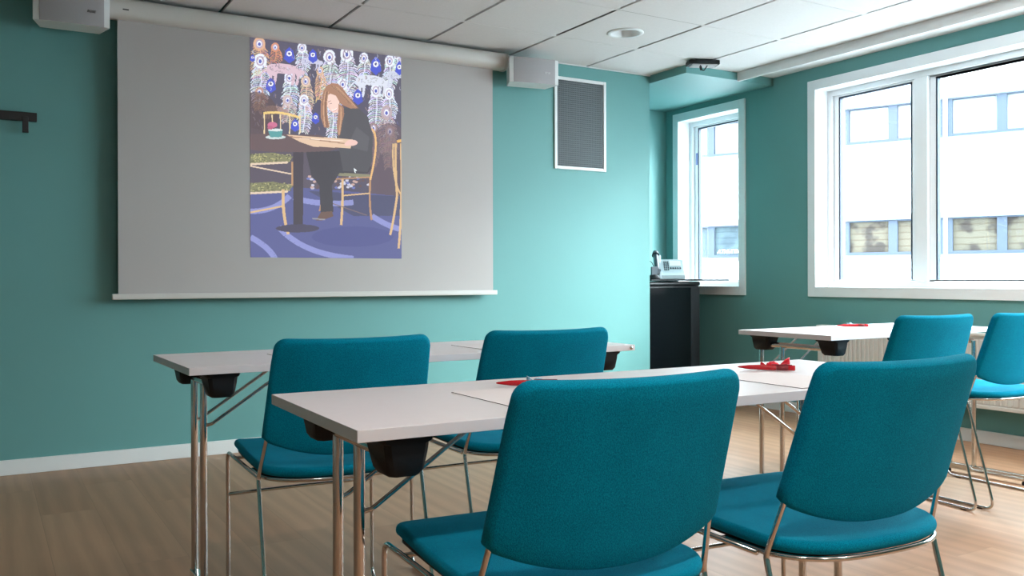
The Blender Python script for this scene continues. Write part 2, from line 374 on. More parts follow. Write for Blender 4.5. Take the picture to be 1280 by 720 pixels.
# ------------------------------------------------------------------ projection screen and picture
sc = empty('projection_screen', (1.74, YW, 0)); tag(sc, 'pull-down projection screen with a pale round case on the teal wall', 'projection screen')
X0, X1 = .617, 2.859
def rel(bm, v): bmesh.ops.translate(bm, verts=bm.verts, vec=(-v[0], -v[1], -v[2])); return bm
so = (1.74, YW, 0)
YS = YW-.080
link('screen_fabric', rel(boxes(((X0, YS, .885), (X1, YS+.003, 2.36))), so), M['screen'], sc)
link('bottom_bar', rel(boxes(((X0-.03, YS-.010, .872), (X1+.028, YS+.012, .902))), so), M['case'], sc, bev=.004)
bm = bmesh.new(); rc = .056; zc = 2.388; pr_ = []
for k in range(24):
    q = 2*math.pi*k/24; yy = math.cos(q); zz = math.sin(q)
    pr_.append((rc*1.05*math.copysign(abs(yy)**.8, yy), rc*math.copysign(abs(zz)**.8, zz)))
prism(bm, pr_, lambda y, z, d: (d, YS+.005+y, zc+z), .42, 2.93)
link('roller_case', rel(bm, so), M['case'], sc, smooth=True)
bm = bmesh.new(); prism(bm, [(a*1.04, b*1.04) for a, b in pr_], lambda y, z, d: (d, YS+.005+y, zc+z), 2.93, 2.952)
link('end_cap', rel(bm, so), M['case'], sc, smooth=True, bev=.004)
link('badge', rel(boxes(((.636, YS-.0575, 2.372), (.665, YS-.053, 2.378))), so), M['logodark'], sc)

# the projected photograph, painted as coloured cells of a fine flat grid
NX, NY = 330, 456
img = np.zeros((NY, NX, 3)); gx, gy = np.meshgrid(np.arange(NX)+.5, np.arange(NY)+.5)
def cv(x, y):      # sketch coordinates to picture cells
    u = (x-45)/430; top = 30+65*u; bot = 679+6*u
    return u*NX, (y-top)/(bot-top)*NY
def blend(mask, c, a=1.0): img[mask] = img[mask]*(1-a)+np.array(c, float)*a
def poly(pts, c, a=1.0):
    P = [cv(*p) for p in pts]; x = np.array([p[0] for p in P]); y = np.array([p[1] for p in P])
    i0, i1 = max(0, int(y.min())-1), min(NY, int(y.max())+2); j0, j1 = max(0, int(x.min())-1), min(NX, int(x.max())+2)
    if i0 >= i1 or j0 >= j1: return
    X_, Y_ = gx[i0:i1, j0:j1], gy[i0:i1, j0:j1]; ins = np.zeros(X_.shape, bool)
    for k in range(len(x)):
        xa, ya, xb, yb = x[k], y[k], x[k-1], y[k-1]
        if ya == yb: continue
        ins ^= ((ya > Y_) != (yb > Y_)) & (X_ < (xb-xa)*(Y_-ya)/(yb-ya)+xa)
    sub = img[i0:i1, j0:j1]; sub[ins] = sub[ins]*(1-a)+np.array(c, float)*a
def ell(x, y, rx, ry, c, rot=0, a=1.0):
    poly([(x+rx*math.cos(t)*math.cos(rot)-ry*math.sin(t)*math.sin(rot), y+rx*math.cos(t)*math.sin(rot)+ry*math.sin(t)*math.cos(rot)) for t in np.linspace(0, 2*math.pi, 24, endpoint=False)], c, a)
def stroke(pts, w, c, a=1.0):
    for (xa, ya), (xb, yb) in zip(pts, pts[1:]):
        d = math.hypot(xb-xa, yb-ya) or 1; nx, ny = -(yb-ya)/d*w/2, (xb-xa)/d*w/2
        poly([(xa+nx, ya+ny), (xb+nx, yb+ny), (xb-nx, yb-ny), (xa-nx, ya-ny)], c, a)
def curve(p0, p1, p2, w, c, n=10, a=1.0):
    stroke([((1-t)**2*p0[0]+2*t*(1-t)*p1[0]+t*t*p2[0], (1-t)**2*p0[1]+2*t*(1-t)*p1[1]+t*t*p2[1]) for t in np.linspace(0, 1, n)], w, c, a)
img[:] = (66, 62, 82)
rng = random.Random(7)
LW = (222, 228, 246)
def feather(x, y, L_, w, c, eye=(62, 72, 170), up=1):
    n = int(L_/3.9); curve((x, y), (x+7, y+L_/2), (x-4, y+L_), 2.6, c)
    for k in range(n):
        t = (k+.5)/n; yy = y+L_*t; ww = w*(.55+.6*math.sin(math.pi*t)); xx = x+7*2*t*(1-t)-4*t*t
        for sg in (-1, 1): curve((xx, yy), (xx+sg*ww*.75, yy-2), (xx+sg*ww*rng.uniform(.85, 1.15), yy+9+rng.uniform(-3, 4)), 2.0, tuple(v*rng.uniform(.84, 1.04) for v in c), 5)
    ell(x, y+5, w*.72, w*.9, c); ell(x, y+5, w*.45, w*.6, (170, 150, 175)); ell(x, y+5, w*.3, w*.42, (228, 230, 240)); ell(x, y+6, w*.17, w*.24, eye)
def leopard(x, y, s, c, flip=1):
    ell(x, y, 42*s, 15*s, c, .12*flip); ell(x+44*s*flip, y+12*s, 13*s, 11*s, c); ell(x-30*s*flip, y+3*s, 17*s, 18*s, c)
    for dx in (-36, -24, 26, 38): curve((x+dx*s*flip, y+5*s), (x+(dx+4)*s*flip, y+28*s), (x+(dx-4)*s*flip, y+48*s), 8*s, c, 6)
    curve((x-44*s*flip, y), (x-60*s*flip, y+10*s), (x-66*s*flip, y+22*s), 4*s, c)
    for _ in range(26):
        ell(x+rng.uniform(-38, 38)*s, y+rng.uniform(-9, 10)*s, 2.2*s, 1.8*s, tuple(v*.82 for v in c))
for x, y, L_, w, c in [(70, 50, 100, 22, (210, 160, 125)), (72, 100, 130, 24, LW), (112, 60, 50, 15, (205, 130, 95)), (185, 62, 95, 17, LW), (262, 90, 160, 24, LW), (312, 82, 150, 26, LW),
        (362, 95, 60, 18, LW), (440, 105, 90, 20, LW), (150, 150, 110, 20, LW), (195, 160, 110, 18, (215, 185, 160)), (235, 130, 90, 14, (215, 170, 130)), (300, 170, 60, 20, LW), (398, 190, 110, 22, LW), (438, 200, 90, 20, LW),
        (190, 215, 100, 18, LW), (70, 190, 60, 15, (180, 130, 110)), (145, 215, 70, 18, (195, 175, 170)), (430, 255, 120, 24, (170, 150, 155)), (440, 310, 110, 20, (150, 125, 125)), (270, 230, 110, 18, LW), (390, 300, 110, 18, (140, 115, 115)), (462, 90, 40, 12, LW)]:
    feather(x, y, L_, w, c)
for x, y, s, c, f in [(135, 128, 1, (205, 175, 190), 1), (385, 165, 1, (205, 210, 225), 1), (210, 105, .6, (190, 190, 215), 1), (462, 150, .7, (190, 195, 215), 1), (110, 245, .6, (150, 120, 115), 1)]: leopard(x, y, s, c, f)
for x, y, r in [(150, 84, 15), (215, 88, 13), (398, 118, 17), (100, 172, 14), (470, 128, 13), (344, 208, 15), (165, 290, 12), (222, 270, 11), (52, 95, 7)]:
    poly([(x-r, y+r), (x-r*.7, y-r*.6), (x, y-r*1.3), (x+r*.7, y-r*.6), (x+r, y+r*1.2), (x, y+r*1.9)], (52, 66, 190))
    ell(x, y, r*.5, r*.5, (235, 235, 240)); ell(x, y, r*.22, r*.25, (60, 60, 120))
for _ in range(330):       # small ragged marks in the wallpaper pattern
    x, y = rng.uniform(46, 474), rng.uniform(60, 330); c = rng.choice([(200, 205, 225), (66, 62, 82), (66, 62, 82), (90, 90, 150), (160, 130, 125)])
    curve((x, y), (x+rng.uniform(-5, 5), y+6), (x+rng.uniform(-7, 7), y+10), 2, c, 3, .7)
ell(60, 270, 60, 75, (72, 52, 50), 0, .62); ell(440, 420, 75, 130, (88, 66, 72), 0, .5)
poly([(45, 300), (240, 340), (240, 480), (45, 480)], (78, 66, 74), .45)
# carpet
poly([(40, 470), (250, 480), (480, 505), (480, 700), (40, 700)], (70, 74, 128))
poly([(200, 485), (480, 505), (480, 560), (330, 560)], (58, 60, 92)); ell(330, 620, 120, 30, (62, 66, 122))
for p in [((45, 545), (110, 545), (150, 500)), ((120, 590), (180, 670), (330, 684)), ((45, 620), (95, 650), (110, 684)), ((160, 505), (230, 530), (330, 520)), ((385, 560), (430, 590), (475, 600))]: curve(*p, 16, (132, 138, 202), 14, .85)
# wall panels between chairs under the table
for _ in range(60): x = rng.uniform(200, 380); y = rng.uniform(440, 478); ell(x, y, 5, 3.5, rng.choice([(185, 150, 140), (190, 190, 210), (80, 60, 66), (90, 100, 170)]))
G = (206, 168, 118); GD = (170, 125, 88)
# chair behind the table
curve((80, 258), (125, 250), (180, 272), 7, (225, 190, 110)); 
for x in (82, 103, 125, 150, 178): curve((x, 262), (x+2, 290), (x, 318), 3.5, (225, 200, 150), 5)
# left chairs
for (x, y, L_) in ((45, 385, 0), (45, 470, 1)):
    poly([(x, y-8), (x+60, y-12), (x+115, y), (x+100, y+18), (x, y+22)], (112, 112, 78))
    for _ in range(90): ell(x+rng.uniform(0, 108), y+rng.uniform(-8, 16), 1.8, 1.5, rng.choice([(175, 170, 110), (70, 72, 52)]))
    stroke([(x, y+22), (x+100, y+17)], 6, (215, 190, 165))
curve((132, 480), (130, 560), (146, 612), 8, G); stroke([(157, 400), (157, 470)], 6, GD); stroke([(45, 548), (130, 530)], 5, G)
stroke([(45, 412), (155, 436)], 4, (215, 190, 165))
# table
ell(125, 345, 120, 26, (86, 66, 70)); poly([(45, 318), (230, 322), (322, 352), (240, 376), (60, 366)], (84, 66, 70))
poly([(160, 372), (188, 372), (186, 600), (160, 600)], (52, 46, 56)); ell(172, 595, 60, 12, (56, 52, 74))
# chair under the reader and at the right edge
curve((385, 305), (412, 330), (380, 455), 6, (220, 170, 105)); curve((380, 455), (376, 530), (384, 572), 6, GD)
curve((298, 450), (300, 520), (294, 586), 7, G); stroke([(300, 500), (378, 494)], 4, G); stroke([(262, 436), (378, 444)], 9, (120, 118, 92)); stroke([(268, 452), (378, 447)], 4, GD)
curve((240, 470), (240, 520), (232, 545), 4, GD); stroke([(262, 520), (370, 558)], 2.5, (110, 90, 90))
curve((450, 350), (445, 460), (475, 500), 5, G); curve((462, 345), (475, 340), (478, 344), 8, (225, 170, 80)); curve((458, 350), (456, 450), (462, 500), 7, G)
curve((462, 500), (450, 580), (440, 616), 7, G); curve((474, 350), (480, 520), (466, 655), 7, G)
# reader
BK = (62, 61, 68)
poly([(195, 372), (330, 368), (385, 420), (372, 436), (290, 434), (268, 470), (272, 548), (236, 556), (232, 470), (210, 440)], (48, 46, 54))
poly([(300, 245), (340, 240), (372, 270), (388, 320), (386, 400), (372, 432), (300, 428), (290, 370), (282, 332), (288, 280)], BK)
poly([(340, 300), (378, 330), (372, 372), (330, 362), (318, 345)], (74, 73, 80))
poly([(236, 548), (268, 545), (272, 560), (240, 572), (222, 572)], (90, 66, 60)); stroke([(212, 566), (248, 570)], 4, (130, 128, 135))
HR = (152, 106, 82)
poly([(244, 196), (252, 180), (268, 171), (286, 173), (300, 186), (314, 206), (334, 232), (346, 246), (322, 246), (300, 236), (290, 228), (282, 214), (268, 206), (252, 214), (246, 240), (248, 262), (262, 290), (258, 304), (244, 294), (236, 268), (236, 236)], HR)
poly([(250, 212), (264, 202), (280, 208), (290, 226), (292, 246), (284, 258), (272, 258), (262, 250), (254, 236)], (236, 196, 184))
poly([(284, 250), (296, 240), (300, 252), (292, 262)], (222, 178, 166))
stroke([(258, 226), (267, 222)], 1.6, (120, 82, 74)); stroke([(262, 232), (268, 230)], 1.6, (90, 66, 66)); curve((268, 250), (276, 253), (282, 245), 2.4, (250, 240, 240)); curve((267, 252), (277, 256), (284, 246), 1.3, (190, 100, 108)); stroke([(262, 236), (259, 243), (264, 244)], 1.3, (205, 150, 138))
for k in range(12): curve((256+k*3.2, 176+k*.8), (286+k*3.6, 190+k*3), (316+k*2.6, 232+k*1.2), 1.8, rng.choice([(186, 140, 108), (122, 84, 66), (168, 122, 94)]), 8)
for k in range(8): curve((248+k*1.6, 196), (238+k*1.5, 244), (246+k*2.2, 300), 1.8, rng.choice([(190, 144, 112), (124, 86, 68)]), 8)
poly([(288, 232), (302, 240), (304, 262), (296, 296), (288, 330), (282, 300), (286, 262)], HR)
for k in range(4): curve((292+k*2.4, 240), (298+k, 270), (286+k*2, 322), 1.6, rng.choice([(186, 140, 108), (120, 84, 66)]), 8)
poly([(140, 320), (200, 326), (330, 336), (322, 362), (215, 356), (178, 342)], (214, 180, 150)); stroke([(150, 326), (320, 350)], 3, (150, 110, 90)); stroke([(178, 332), (300, 340)], 2, (235, 215, 200))
ell(326, 346, 17, 9, (226, 182, 172)); ell(312, 350, 8, 5, (226, 182, 172))
# cup with flowers
ell(112, 328, 27, 6, (190, 205, 205)); poly([(92, 306), (132, 306), (128, 328), (98, 328)], (70, 140, 142)); ell(112, 307, 20, 4, (205, 215, 215)); ell(104, 292, 13, 9, (190, 95, 130)); ell(98, 300, 7, 6, (170, 80, 110))
poly([(331, 418), (341, 428), (336, 429), (337, 435), (333, 431)], (225, 235, 240))      # the pointer arrow on the screen
img2 = img.copy(); lift = 34                                                          # washed-out blacks of a projector picture
img2 = lift+img2*(255-lift)/255*.985
me = bpy.data.meshes.new('projected_picture')
PX0, PX1, PZ0, PZ1 = 1.300, 2.216, 1.100, 2.342
xx = np.linspace(PX0, PX1, NX+1); zz = np.linspace(PZ1, PZ0, NY+1)
vg = np.zeros((NY+1, NX+1, 3)); vg[..., 0] = xx[None, :]-1.74; vg[..., 1] = -.0815; vg[..., 2] = zz[:, None]
idx = np.arange((NY+1)*(NX+1)).reshape(NY+1, NX+1)
fc = np.stack([idx[:-1, :-1], idx[1:, :-1], idx[1:, 1:], idx[:-1, 1:]], -1).reshape(-1, 4)
me.vertices.add(vg.size//3); me.vertices.foreach_set('co', vg.ravel()); me.loops.add(fc.size); me.polygons.add(len(fc))
me.polygons.foreach_set('loop_start', np.arange(0, fc.size, 4)); me.loops.foreach_set('vertex_index', fc.ravel()); me.update(calc_edges=True)
ca = me.color_attributes.new('paint', 'FLOAT_COLOR', 'CORNER')
s_ = img2.reshape(-1, 3)/255; lin = np.where(s_ <= .04045, s_/12.92, ((s_+.055)/1.055)**2.4)
cc = np.ones((len(fc), 4, 4)); cc[..., :3] = lin[:, None, :]; ca.data.foreach_set('color', cc.ravel())
m, n, l, b = newmat('projected_light'); at = n.new('ShaderNodeVertexColor'); at.layer_name = 'paint'
b.inputs['Base Color'].default_value = (.04, .04, .04, 1); b.inputs['Roughness'].default_value = .9; b.inputs['Specular IOR Level'].default_value = .05
l.new(at.outputs[0], b.inputs['Emission Color']); b.inputs['Emission Strength'].default_value = .95
me.materials.append(m)
po = bpy.data.objects.new('projected_picture', me); COL.objects.link(po); po.parent = sc
po['label'] = 'bright projected picture of a woman reading at a table'
po.location.y = -.0003

# ------------------------------------------------------------------ speakers, vent, coat rail, ceiling fittings
def speaker(loc, rz, tilt, label, dark):
    root = tag(empty('wall_speaker', loc, rz), label, 'speaker', 'white wall speakers beside the screen')
    root.rotation_euler = (tilt, 0, rz)
    w, h, d = .345, .162, .14
    bm = bmesh.new()      # front faces -Y, curved front, body tapering back
    pl = [(-w/2, 0), (-w/2+.05, -.012), (0, -.020), (w/2-.05, -.012), (w/2, 0), (w/2-.035, d), (-w/2+.035, d)]
    prism(bm, pl, lambda x, y, z: (x, y, z), -h/2, h/2)
    link('cabinet', bm, M['white'], root, bev=.004)
    bm = bmesh.new(); pg = [(-w/2+.028, -.0065), (-w/2+.05, -.0125), (0, -.0205), (w/2-.05, -.0125), (w/2-.028, -.0065)]
    pg2 = [(x, y-.003) for x, y in pg]
    prism(bm, pg+pg2[::-1], lambda x, y, z: (x, y, z), -h/2+.001, h/2-.001)
    link('grille', bm, M['grille'], root, smooth=True)
    mt = Matrix.Translation((.085, -.0225, -.012)) @ Matrix.Rotation(.17, 4, 'Z') @ Matrix.Rotation(math.pi/2, 4, 'X')
    link('badge', text_bm('BOSE', .017, mt), M['logodark' if dark else 'logo'], root)
    bm = bmesh.new(); tube(bm, fillet([(0, .10, h/2-.01), (0, .12, h/2+.02), (0, YW-loc[1]-.002, h/2+.02)], .01), .005)
    tube(bm, fillet([(-.05, .08, h/2-.01), (-.03, .10, h/2+.03), (.03, .10, h/2+.03), (.05, .08, h/2-.01)], .015), .0015, 6)
    link('bracket', bm, M['white'], root)
speaker((3.085, 4.93, 2.318), -.16, 0, 'white wall speaker between the screen case and the wall vent', False)
speaker((.392, 4.93, 2.322), -.02, 0, 'white wall speaker left of the projection screen', True)

v = empty('wall_vent', (3.603, YW, 2.048)); tag(v, 'white-framed dark grille vent on the teal wall', 'vent')
hw_, hh = .218, .318; fw_ = .022
link('vent_frame', boxes(((-hw_, -.014, -hh), (-hw_+fw_, 0, hh)), ((hw_-fw_, -.014, -hh), (hw_, 0, hh)), ((-hw_+fw_, -.014, -hh), (hw_-fw_, 0, -hh+fw_)), ((-hw_+fw_, -.014, hh-fw_), (hw_-fw_, 0, hh))), M['white'], v, bev=.003)
bm = bmesh.new(); n1, n2 = 27, 42; iw, ih = hw_-fw_, hh-fw_
for k in range(1, n1): x = -iw+2*iw*k/n1; box(bm, (x-.0028, -.009, -ih), (x+.0028, -.003, ih))
for k in range(1, n2): z = -ih+2*ih*k/n2; box(bm, (-iw, -.0095, z-.0028), (iw, -.0035, z+.0028))
link('grid', bm, M['vent'], v)
link('backing', boxes(((-iw, -.002, -ih), (iw, -.0005, ih))), M['ventdark'], v)

cr_ = empty('coat_rail', (-.2, YW, 1.798)); tag(cr_, 'black coat rail with pegs at the left edge of the wall', 'coat rail')
link('rail', boxes(((-.5, -.03, -.022), (.447, -.002, .022))), M['blackmetal'], cr_, bev=.002)
for x in (-.4, -.0, .395): 
    bm = boxes(((x-.014, -.036, -.081), (x+.014, -.030, .0)), ((x-.014, -.055, -.083), (x+.014, -.030, -.077)))
    link('peg', bm, M['blackmetal'], cr_, bev=.002)

def downlight(x, y, lit, label):
    root = empty('downlight', (x, y, H)); tag(root, label, 'ceiling light', 'round recessed downlights')
    def ring(nm, prof, m):
        bm = bmesh.new(); lathe(bm, prof, (0, 0, 0), n=48)
        bmesh.ops.delete(bm, geom=[f for f in bm.faces if len(f.verts) > 4], context='FACES')
        return link(nm, bm, m, root, smooth='all')
    ring('bezel', [(.084, .006), (.110, .004), (.111, -.003), (.106, -.006), (.088, -.007), (.083, -.002), (.084, .006)], M['white'])
    ring('reflector', [(.084, .002), (.079, .022), (.072, .045), (.066, .060)], M['white'])
    bm = bmesh.new(); lathe(bm, [(.069, .060), (.069, .064)], (0, 0, 0), n=48)
    if lit:  # lit units are added out of view to brighten the room
        mm = mat('fill_diffuser', (.9, .9, .9), .5); bb = mm.node_tree.nodes['Principled BSDF']; bb.inputs['Emission Color'].default_value = (1, .93, .86, 1); bb.inputs['Emission Strength'].default_value = 12
        link('diffuser', bm, mm, root)
        li = bpy.data.lights.new('fill_lamp', 'AREA'); li.shape = 'DISK'; li.size = .13; li.energy = FILL_POWER; li.color = (1, .93, .86)
        lo = bpy.data.objects.new('fill_lamp', li); COL.objects.link(lo); lo.parent = root; lo.location = (0, 0, -.010)
    else: link('diffuser', bm, M['tile'], root)
downlight(3.357, 4.325, False, 'round recessed downlight in the tiled ceiling, switched off')
downlight(3.7, 1.2, True, 'unseen fill downlight added to the right of the viewer')
downlight(1.2, -1.3, True, 'unseen fill downlight added behind the viewer, middle')
downlight(4.0, 2.55, True, 'unseen fill downlight added above the short table')
downlight(2.3, -.7, True, 'unseen fill downlight added behind the viewer, nearest')
downlight(.6, .25, True, 'unseen fill downlight added straight above the viewer')

dv = empty('ceiling_device', (4.235, 4.605, H), -.42); tag(dv, 'small black device with a hanging cable on the ceiling by the alcove', 'device')
link('housing', boxes(((-.105, -.05, -.038), (.105, .05, -.008))), M['black'], dv, bev=.005)
link('face_plate', boxes(((-.085, -.052, -.046), (.085, .035, -.038))), M['grille'], dv, bev=.002)
link('mounting_plate', boxes(((-.06, -.03, -.008), (.06, .03, 0))), M['blackmetal'], dv)
bm = bmesh.new(); tube(bm, fillet([(-.03, -.045, -.04), (-.035, -.055, -.075), (-.01, -.055, -.085), (.02, -.04, -.045)], .015), .004, 8)
tube(bm, [(-.033, -.052, -.055), (-.028, -.055, -.08)], .009, 8)
link('cable', bm, M['black'], dv, smooth=True)

# ------------------------------------------------------------------ radiator under the big window
rd = empty('radiator', (4.985, 2.73, .22)); tag(rd, 'cream panel radiator under the large window', 'radiator')
bm = bmesh.new(); y = -1.5
box(bm, (-.020, -1.53, .004), (.035, 1.53, .420))
n_ = 90
for k in range(n_):
    yy = -1.515+3.03*k/n_; box(bm, (-.027, yy, .03), (-.019, yy+.021, .395))
link('panel', bm, M['radiator'], rd, bev=.002)
link('top_cover', boxes(((-.030, -1.535, .416), (.045, 1.535, .432))), M['radiator'], rd, bev=.003)
link('bottom_rail', boxes(((-.029, -1.535, 0), (.04, 1.535, .022))), M['radiator'], rd, bev=.003)
for yy in (-1.2, 0, 1.2): link('wall_bracket', boxes(((.036, yy-.02, .05), (.087, yy+.02, .38))), M['radiator'], rd)

# ------------------------------------------------------------------ alcove: cabinet, shelf board, telephones
cb = empty('equipment_cabinet', (4.51, 5.55, 0)); tag(cb, 'black equipment cabinet standing in the alcove by the small window', 'cabinet')
link('body', boxes(((-.245, -.335, .02), (.245, .35, .915))), M['blackmetal'], cb, bev=.006)
link('lid', boxes(((-.252, -.345, .9155), (.252, .355, .950))), M['blackmetal'], cb, bev=.014, seg=4)
link('plinth', boxes(((-.22, -.30, 0), (.22, .33, .0195))), M['black'], cb)
link('door', boxes(((-.243, -.345, .03), (.150, -.3352, .905))), mat('smoked_glass', (.004, .005, .007), .12), cb, bev=.002)
bm = bmesh.new()
box(bm, (.157, -.341, .03), (.243, -.3352, .905))
for k in range(60):
    for j in range(3): z = .05+k*.0142; x = .182+j*.014; box(bm, (x, -.3425, z), (x+.008, -.3408, z+.008))
link('perforated_strip', bm, M['vent'] if False else mat('perforated_black', (.014, .016, .020), .5), cb)
tag(link('shelf_board', boxes(((4.26, 5.18, .9555), (5.035, 5.90, .9675))), M['black'], bev=.002), 'thin dark board lying across the cabinet top towards the small window', 'board')
ZB = .9675
ph = empty('desk_telephone', (4.563, 5.33, ZB), -.62); ph.scale = (1.0, 1.15, 1.15); tag(ph, 'grey desk telephone with a dark handset on the dark board', 'telephone')
bm = bmesh.new()
prism(bm, [(-.085, .0), (-.085, .028), (-.03, .05), (.085, .135), (.095, .130), (.095, .0)], lambda y, z, x: (x, y, z), -.10, .108)
link('body', bm, M['phone'], ph, bev=.004)
nrm = Vector((0, -.085, .115)).normalized()
def onf(x, t, h):     # t: 0..1 up the sloping face
    return Vector((x, -.03+.115*t, .05+.085*t))+Vector((0, -.594, .804))*h
bm = bmesh.new(); prism(bm, [(.0, .45), (.085, .45), (.085, .86), (.0, .86)], lambda x, t, h: onf(x, t, h), -.001, .003); link('display', bm, M['phonelight'], ph)
bm = bmesh.new()
for i in range(3):
    for j in range(5): x = -.045+i*.014; t = .12+j*.15; prism(bm, [(x, t), (x+.009, t), (x+.009, t+.08), (x, t+.08)], lambda a, b, h: onf(a, b, h), -.001, .004)
for j in range(5): x = .0+j*.018; prism(bm, [(x, .22), (x+.012, .22), (x+.012, .32), (x, .32)], lambda a, b, h: onf(a, b, h), -.001, .004)
link('keypad', bm, M['handset'], ph)
bm = bmesh.new()
pts = [(-.105, -.085, .030), (-.105, -.072, .065), (-.105, -.01, .118), (-.105, .055, .160), (-.105, .075, .182)]
tube(bm, fillet(pts, .02), [.022, .030]+[.020]*(len(fillet(pts, .02))-4)+[.030, .022], 14, .95)
link('handset', bm, M['handset'], ph, smooth=True)
for pq in (((-.085, -.070, .004), (-.085, -.066, .050)), ((-.085, .06, .10), (-.085, .08, .160))): bm = bmesh.new(); tube(bm, pq, .022, 12); link('cradle', bm, M['phone'], ph, smooth=True)
cf = empty('conference_phone', (4.345, 5.26, ZB)); tag(cf, 'small black phone with a looping cord beside the grey telephone', 'telephone')
bm = bmesh.new(); lathe(bm, [(.045, 0), (.047, .012), (.036, .028), (.02, .036)], (0, 0, 0), n=24); link('base', bm, M['black'], cf, smooth=True)
link('screen', boxes(((-.028, -.012, .028), (.030, .004, .095))), M['handset'], cf, bev=.004)
bm = bmesh.new(); tube(bm, fillet([(-.035, .01, .02), (-.05, .02, .13), (.0, .03, .14), (.035, .01, .05), (.045, -.0, .01)], .03), .003, 8); link('cord', bm, M['black'], cf, smooth=True)

# ------------------------------------------------------------------ folding tables
def table(name, lx, wy, right_post_y, left_post_y, foot_l, foot_r, loc, rz, label, group, short=False):
    t = tag(empty(name, (loc[0], loc[1], 0), rz), label, 'table', group); zt = .73; th = .0215
    bm = bmesh.new(); box(bm, (0, 0, zt-th), (lx, wy, zt)); 
    for f in bm.faces: f.normal_update(); f.material_index = 0 if f.normal.z > .5 else 1
    link('table_top', bm, [M['laminate'], M['edge']], t, bev=.0012)
    for ex, sg, py, (fa, fb) in ((0, 1, left_post_y, foot_l), (lx, -1, right_post_y, foot_r)):
        X = lambda d: ex+sg*d
        zr = .664; xr = X(.098)
        for yy, s in ((.018, 1), (wy-.018, -1)):
            if short and ex and s == 1: continue
            bm = bmesh.new()         # tapered black cup under the top, wide at its flange
            lv = [(0, .052, .148, 0, .115), (.009, .054, .146, .002, .112), (.014, .058, .142, .003, .108), (.030, .060, .140, .004, .104), (.062, .066, .134, .008, .094), (.071, .072, .128, .014, .086)]
            rings = []
            for dz, a, b_, y0, y1 in lv:
                z = zt-th-.0002-dz; q = .010 if dz > .01 else .004
                P = [(a+q, y0), (b_-q, y0), (b_, y0+q), (b_, y1-q), (b_-q, y1), (a+q, y1), (a, y1-q), (a, y0+q)]
                rings.append([bm.verts.new((X(u), yy+s*v_, z)) for u, v_ in P])
            for r0, r1 in zip(rings, rings[1:]):
                for k in range(8): bm.faces.new((r0[k], r0[(k+1) % 8], r1[(k+1) % 8], r1[k]))
            bm.faces.new(rings[0]); bm.faces.new(rings[-1]); link('corner_bracket', bm, M['black'], t, smooth=True)
        bm = bmesh.new(); tube(bm, [(xr, .05, zr), (xr, wy-.05, zr)], .0125, 16); link('cross_rail', bm, M['chrome'], t, smooth=True)
        for yy in (py-.063, py+.063):
            bm = bmesh.new(); tube(bm, [(xr, yy, .046), (xr, yy, zr)], .0112, 16); link('leg', bm, M['chrome'], t, smooth=True)
            zb = .528; xe = .33+xr*0
            bm = bmesh.new(); o_ = .008 if yy > py else -.008
            tube(bm, fillet([(xr, yy, zb-.005), (X(.122), yy+o_, zb+.002), (X(.375), yy+o_, zt-th-.012), (X(.43), yy+o_, zt-th-.0085)], .012), .0050, 10)
            link('brace', bm, M['chrome'], t, smooth=True)
        ft = link('foot_rail', boxes(((xr-.0135, fa, .018), (xr+.0135, fb, .046))), M['chrome'], t, bev=.002)
        for yy in (fa+.03, fb-.03):
            bm = bmesh.new(); lathe(bm, [(.012, 0), (.012, .008), (.007, .018)], (xr, yy, 0), n=16)
            link('glide', bm, M['black'], ft, smooth=True)
        for yy in (fa-.003, fb): link('end_plug', boxes(((xr-.012, yy, .0195), (xr+.012, yy+.003, .0445))), M['black'], ft)
    if short:
        for x in (.56, .63): link('clip', boxes(((x, .012, zt-th-.022), (x+.035, .05, zt-th-.0005))), M['black'], t, bev=.003)
    return t
G_T = 'white folding tables with chrome legs'
tn = table('folding_table', 1.598, .5367, .37, .325, (-.10, .40), (.10, .60), (.5297, 1.3951), -.0169, 'white folding table nearest the viewer, two red pens on it', G_T)
tb = copy_tree(tn); tb.location = (.4991, 2.616, 0); tb.rotation_euler = (0, 0, .0195)
tag(tb, 'white folding table standing closest to the projection screen', 'table', G_T)
for ch in tb.children: pass
bm = bmesh.new(); lathe(bm, [(.0065, 0), (.0065, -.003), (.004, -.005)], (1.578, -.0002, .7195), ax=1, n=14)
link('bolt', bm, M['chrome'], tb, smooth=True)
table('folding_table', 1.20, .5367, .055+.05, .42, (.12, .46), (-.235, .205), (3.1135, 2.600), .012, 'short white folding table in front of the radiator', G_T, True)

